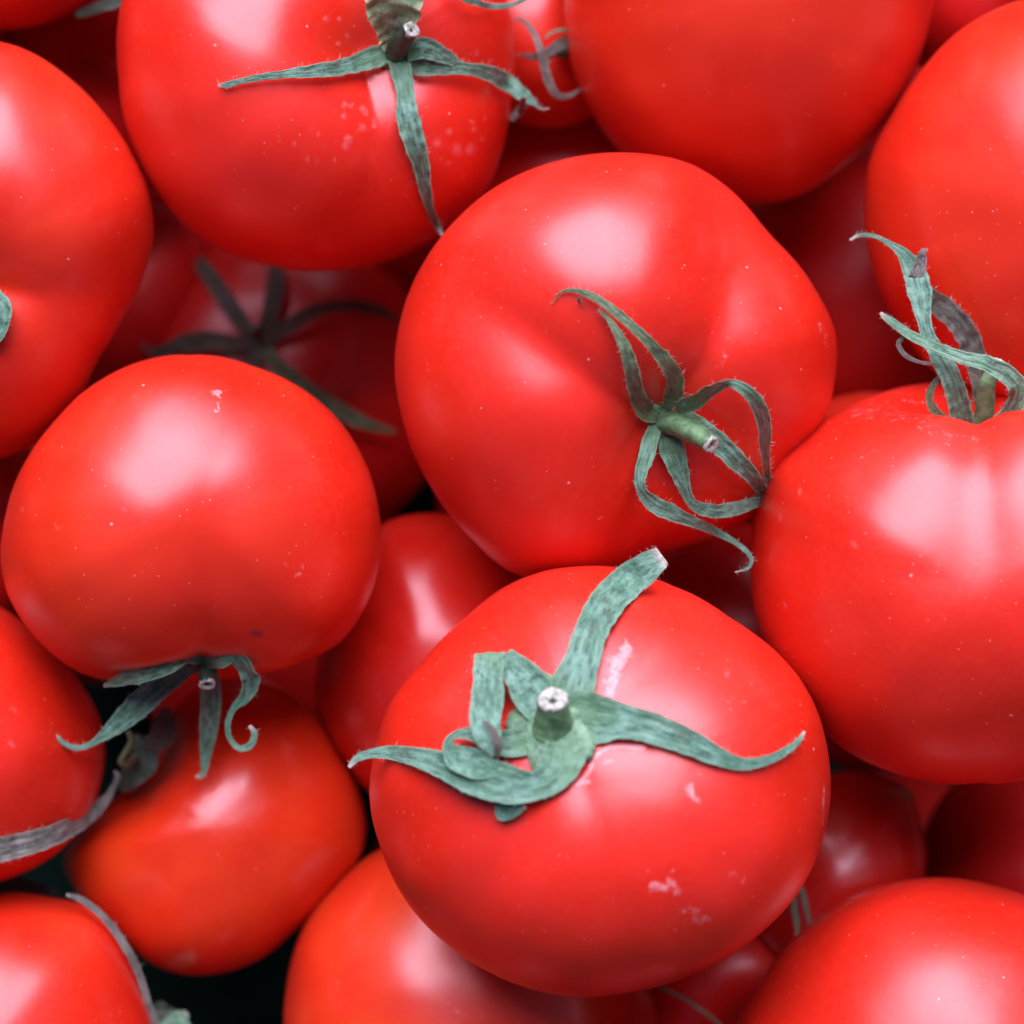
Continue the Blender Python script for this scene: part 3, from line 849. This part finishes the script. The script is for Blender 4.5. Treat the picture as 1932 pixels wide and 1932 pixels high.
tube('stem', [(388, 1245, Z + 40, 20), (389, 1268, Z + 55, 17), (391, 1292, Z + 75, 15)], f, M_stemdark, cal, hollow=.5)

# right tomato, tall calyx
f = FR['right']
s0 = surf(['right'], 1832, 836)[0]
zb = A0 + 90
cal = hub(f, 1834, 850, zb - 10, 24, M_green, ry=8)
def R5(pts, mat=M_sep, **k): return ribbon('sepal', pts, f, mat, cal, clear=None, **k)
R5([(1824, 865, zb - 10, 30), (1822, 830, zb, 36), (1815, 790, zb + 30, 44), (1806, 750, zb + 55, 42), (1793, 710, zb + 70, 38), (1772, 672, zb + 75, 38), (1752, 636, zb + 70, 26), (1742, 595, zb + 60, 30), (1736, 550, zb + 50, 46), (1722, 508, zb + 40, 42), (1703, 478, zb + 35, 22), (1675, 458, zb + 30, 10), (1648, 445, zb + 28, 8), (1622, 444, zb + 26, 7), (1603, 453, zb + 25, 4)], M_sep)
R5([(1728, 525, zb + 45, 30), (1738, 492, zb + 50, 22), (1740, 478, zb + 55, 14), (1750, 470, zb + 58, 5)], M_dry)
R5([(1748, 552, zb + 35, 34), (1778, 580, zb + 25, 42), (1812, 612, zb + 20, 44), (1834, 655, zb + 10, 42), (1846, 705, zb, 34), (1850, 760, zb - 10, 26)], M_brown_and_shaded)
R5([(1850, 862, zb - 10, 20), (1862, 818, zb + 10, 22), (1882, 798, zb + 40, 26), (1910, 772, zb + 80, 34), (1922, 738, zb + 110, 38), (1903, 708, zb + 125, 36), (1862, 686, zb + 130, 30), (1815, 674, zb + 125, 24), (1765, 655, zb + 115, 20), (1718, 632, zb + 100, 18), (1690, 612, zb + 95, 16), (1672, 600, zb + 90, 12), (1661, 590, zb + 88, 5)], M_green)
R5([(1768, 688, zb + 85, 6), (1735, 683, zb + 85, 7), (1708, 670, zb + 85, 9), (1695, 650, zb + 85, 9), (1704, 636, zb + 88, 8)], M_dry, hairs=False)
R5([(1822, 858, zb - 10, 18), (1806, 818, zb, 18), (1786, 798, zb + 20, 20), (1764, 776, zb + 35, 17), (1753, 752, zb + 45, 14), (1760, 728, zb + 50, 12), (1778, 706, zb + 50, 8)], M_olive)
R5([(1842, 858, zb - 10, 14), (1890, 812, zb + 15, 18), (1932, 782, zb + 20, 20), (1985, 760, zb + 25, 14), (2020, 755, zb + 25, 5)], M_olive)
tube('stem', [(1840, 862, zb - 15, 15), (1848, 815, zb - 5, 16), (1858, 772, zb + 25, 18), (1862, 730, zb + 50, 16), (1874, 702, zb + 62, 13), (1884, 682, zb + 72, 12)], f, M_stem, cal, hollow=.4)

# left edge tomato
f = FR['farleft']
cal = hub(f, -100, 570, 10, 34, M_green)
ribbon('sepal', [(-90, 565, 14, 50), (-45, 560, 26, 70), (-12, 585, 36, 72), (-8, 620, 34, 44), (-25, 650, 26, 22), (-40, 668, 20, 6)], f, M_sep, cal)
ribbon('sepal', [(-100, 565, 14, 50), (-130, 500, 26, 60), (-140, 430, 20, 40), (-150, 370, 14, 6)], f, M_sep, cal)

# orange tomato
f = FR['orange']
za = A0 - 260
cal = hub(f, 268, 1410, za, 26, M_stemdark)
ribbon('sepal', [(268, 1410, za, 20), (300, 1395, za + 20, 44), (312, 1365, za + 30, 44), (312, 1335, za + 30, 18)], f, M_brown_and_shaded, cal, clear=None, hairs=False)
ribbon('sepal', [(275, 1405, za, 20), (272, 1435, za + 14, 54), (245, 1468, za + 10, 44), (225, 1490, za, 12)], f, M_stemdark, cal, clear=None, hairs=False)
tube('stem', [(262, 1425, za, 8), (240, 1440, za + 60, 7), (228, 1436, za + 80, 6), (247, 1401, za + 90, 6), (242, 1380, za + 95, 5)], f, M_olive, cal, cut=False)

# bottom left tomato: sepal lying along its edge
f = FR['lowleft']
cal = hub(f, 330, 2010, A0 - 200, 34, M_stemdark)
ribbon('sepal', [(320, 1990, A0 - 190, 26), (298, 1945, A0 - 170, 18), (281, 1900, A0 - 150, 14), (263, 1840, A0 - 130, 14), (236, 1786, A0 - 110, 15), (196, 1732, A0 - 95, 13), (156, 1699, A0 - 90, 12), (125, 1688, A0 - 90, 5)], f, M_dry, cal, clear=None)
ribbon('sepal', [(330, 2000, A0 - 260, 30), (325, 1960, A0 - 270, 60), (340, 1925, A0 - 280, 44), (352, 1910, A0 - 280, 12)], f, M_green, cal, clear=None)
ribbon('sepal', [(330, 2005, A0 - 300, 40), (310, 1950, A0 - 320, 90), (305, 1915, A0 - 330, 60), (300, 1890, A0 - 330, 12)], f, M_stemdark, cal, clear=None, hairs=False)

# left low tomato: dry sepal under it
f = FR['leftlow']
cal = hub(f, -120, 1610, 12, 34, M_dry)
ribbon('sepal', [(-115, 1610, 14, 40), (-60, 1612, 16, 52), (0, 1602, 18, 50), (60, 1588, 20, 44), (115, 1568, 24, 40), (165, 1540, A0 - 150, 30), (200, 1508, A0 - 165, 17), (216, 1480, A0 - 170, 9), (222, 1462, A0 - 170, 7), (214, 1455, A0 - 170, 3)], f, M_dry, cal, clear=5)
ribbon('sepal', [(-115, 1620, A0 - 250, 40), (-40, 1660, A0 - 300, 44), (30, 1672, A0 - 330, 40), (90, 1682, A0 - 350, 18), (110, 1685, A0 - 350, 6)], f, M_brown_and_shaded, cal, clear=None, hairs=False)

# deep tomato: shade of the gap put into its brown sepals and stem
f = FR['deepcalyx']
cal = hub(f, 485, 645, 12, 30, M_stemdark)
R6 = lambda pts, mat=M_brown_and_shaded, **k: ribbon('sepal', pts, f, mat, cal, over=['deepcalyx'], hairs=False, **k)
R6([(480, 640, 14, 24), (450, 600, 24, 32), (412, 545, 34, 34), (380, 500, 34, 26), (365, 478, 34, 10)], M_brown_and_shaded)
R6([(495, 635, 14, 24), (510, 590, 30, 32), (518, 545, 34, 34), (520, 500, 34, 24)], M_brown_and_shaded)
R6([(500, 645, 14, 24), (545, 615, 34, 30), (600, 585, 44, 26), (660, 576, 44, 22), (715, 586, 40, 20), (758, 606, 34, 6)], M_brown_and_shaded)
R6([(480, 655, 14, 24), (420, 645, 26, 34), (360, 645, 30, 36), (310, 660, 26, 20), (270, 665, 20, 6)], M_brown_and_shaded)
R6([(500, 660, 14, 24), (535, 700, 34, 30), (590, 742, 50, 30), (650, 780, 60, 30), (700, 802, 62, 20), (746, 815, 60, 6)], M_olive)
R6([(478, 655, 14, 20), (480, 700, 30, 34), (490, 740, 30, 20), (495, 770, 30, 6)], M_brown_and_shaded)
R6([(475, 650, 14, 10), (400, 680, 50, 8), (300, 672, 60, 6), (262, 640, 60, 5), (262, 600, 60, 4)], M_brown_and_shaded)
tube('stem', [(483, 645, 8, 13), (481, 630, 30, 11), (478, 616, 50, 9)], f, M_brown_and_shaded, cal, hollow=.4, cutmat=M_dry)

# top gap tomato
f = FR['topgap']
K = (402.5, 0, .375)
cal = hub(f, 1062, 92, A0 - 290, 18, M_stemdark)
R7 = lambda pts, mat=M_sep, **k: ribbon('sepal', conv(pts, *K), f, mat, cal, clear=None, hairs=False, **k)
zt = A0 - 240
R7([(1860, 440, zt - 20, 10), (1790, 482, zt - 5, 22), (1728, 475, zt, 32), (1692, 420, zt + 10, 42), (1664, 330, zt + 20, 40), (1642, 240, zt + 30, 34), (1608, 160, zt + 30, 28), (1560, 105, zt + 25, 20), (1504, 94, zt + 20, 8)], M_dry)
R7([(1790, 200, zt - 20, 50), (1740, 225, zt - 10, 56), (1680, 262, zt, 44), (1610, 285, zt, 34), (1530, 272, zt, 8)], M_brown_and_shaded)
R7([(1790, 160, zt, 16), (1750, 152, zt + 10, 16), (1700, 165, zt + 12, 14), (1670, 192, zt + 10, 8)], M_sep)
R7([(1800, 210, zt - 20, 14), (1730, 250, zt - 10, 16), (1690, 300, zt - 10, 16), (1670, 345, zt - 10, 8)], M_sep)

# top left corner tomato
f = FR['corner']
cal = hub(f, 262, -40, A0 - 260, 26, M_stemdark)
ribbon('sepal', [(262, -30, A0 - 250, 20), (230, -4, A0 - 240, 26), (190, 12, A0 - 235, 22), (160, 22, A0 - 235, 18), (142, 30, A0 - 235, 8)], f, M_stemdark, cal, clear=None, hairs=False)

# scuffed tomato: two thin sepals
f = FR['scuffed']
cal = hub(f, 1470, 1640, A0 - 330, 24, M_stemdark)
ribbon('sepal', [(1470, 1650, A0 - 300, 16), (1495, 1690, A0 - 270, 9), (1500, 1720, A0 - 260, 9), (1504, 1745, A0 - 260, 8), (1503, 1765, A0 - 260, 3)], f, M_sep, cal, clear=None, hairs=False)
ribbon('sepal', [(1480, 1640, A0 - 300, 16), (1508, 1670, A0 - 265, 9), (1518, 1700, A0 - 255, 9), (1526, 1735, A0 - 255, 7), (1530, 1750, A0 - 255, 3)], f, M_sep, cal, clear=None, hairs=False)

# shadowed tomato at the bottom: one thread-like sepal
f = FR['undershade']
cal = hub(f, 1200, 1850, A0 - 500, 20, M_stemdark)
ribbon('sepal', [(1210, 1852, A0 - 380, 8), (1250, 1864, A0 - 360, 6), (1300, 1890, A0 - 350, 6), (1345, 1922, A0 - 350, 6), (1375, 1950, A0 - 350, 4)], f, M_sep, cal, clear=None, hairs=False)
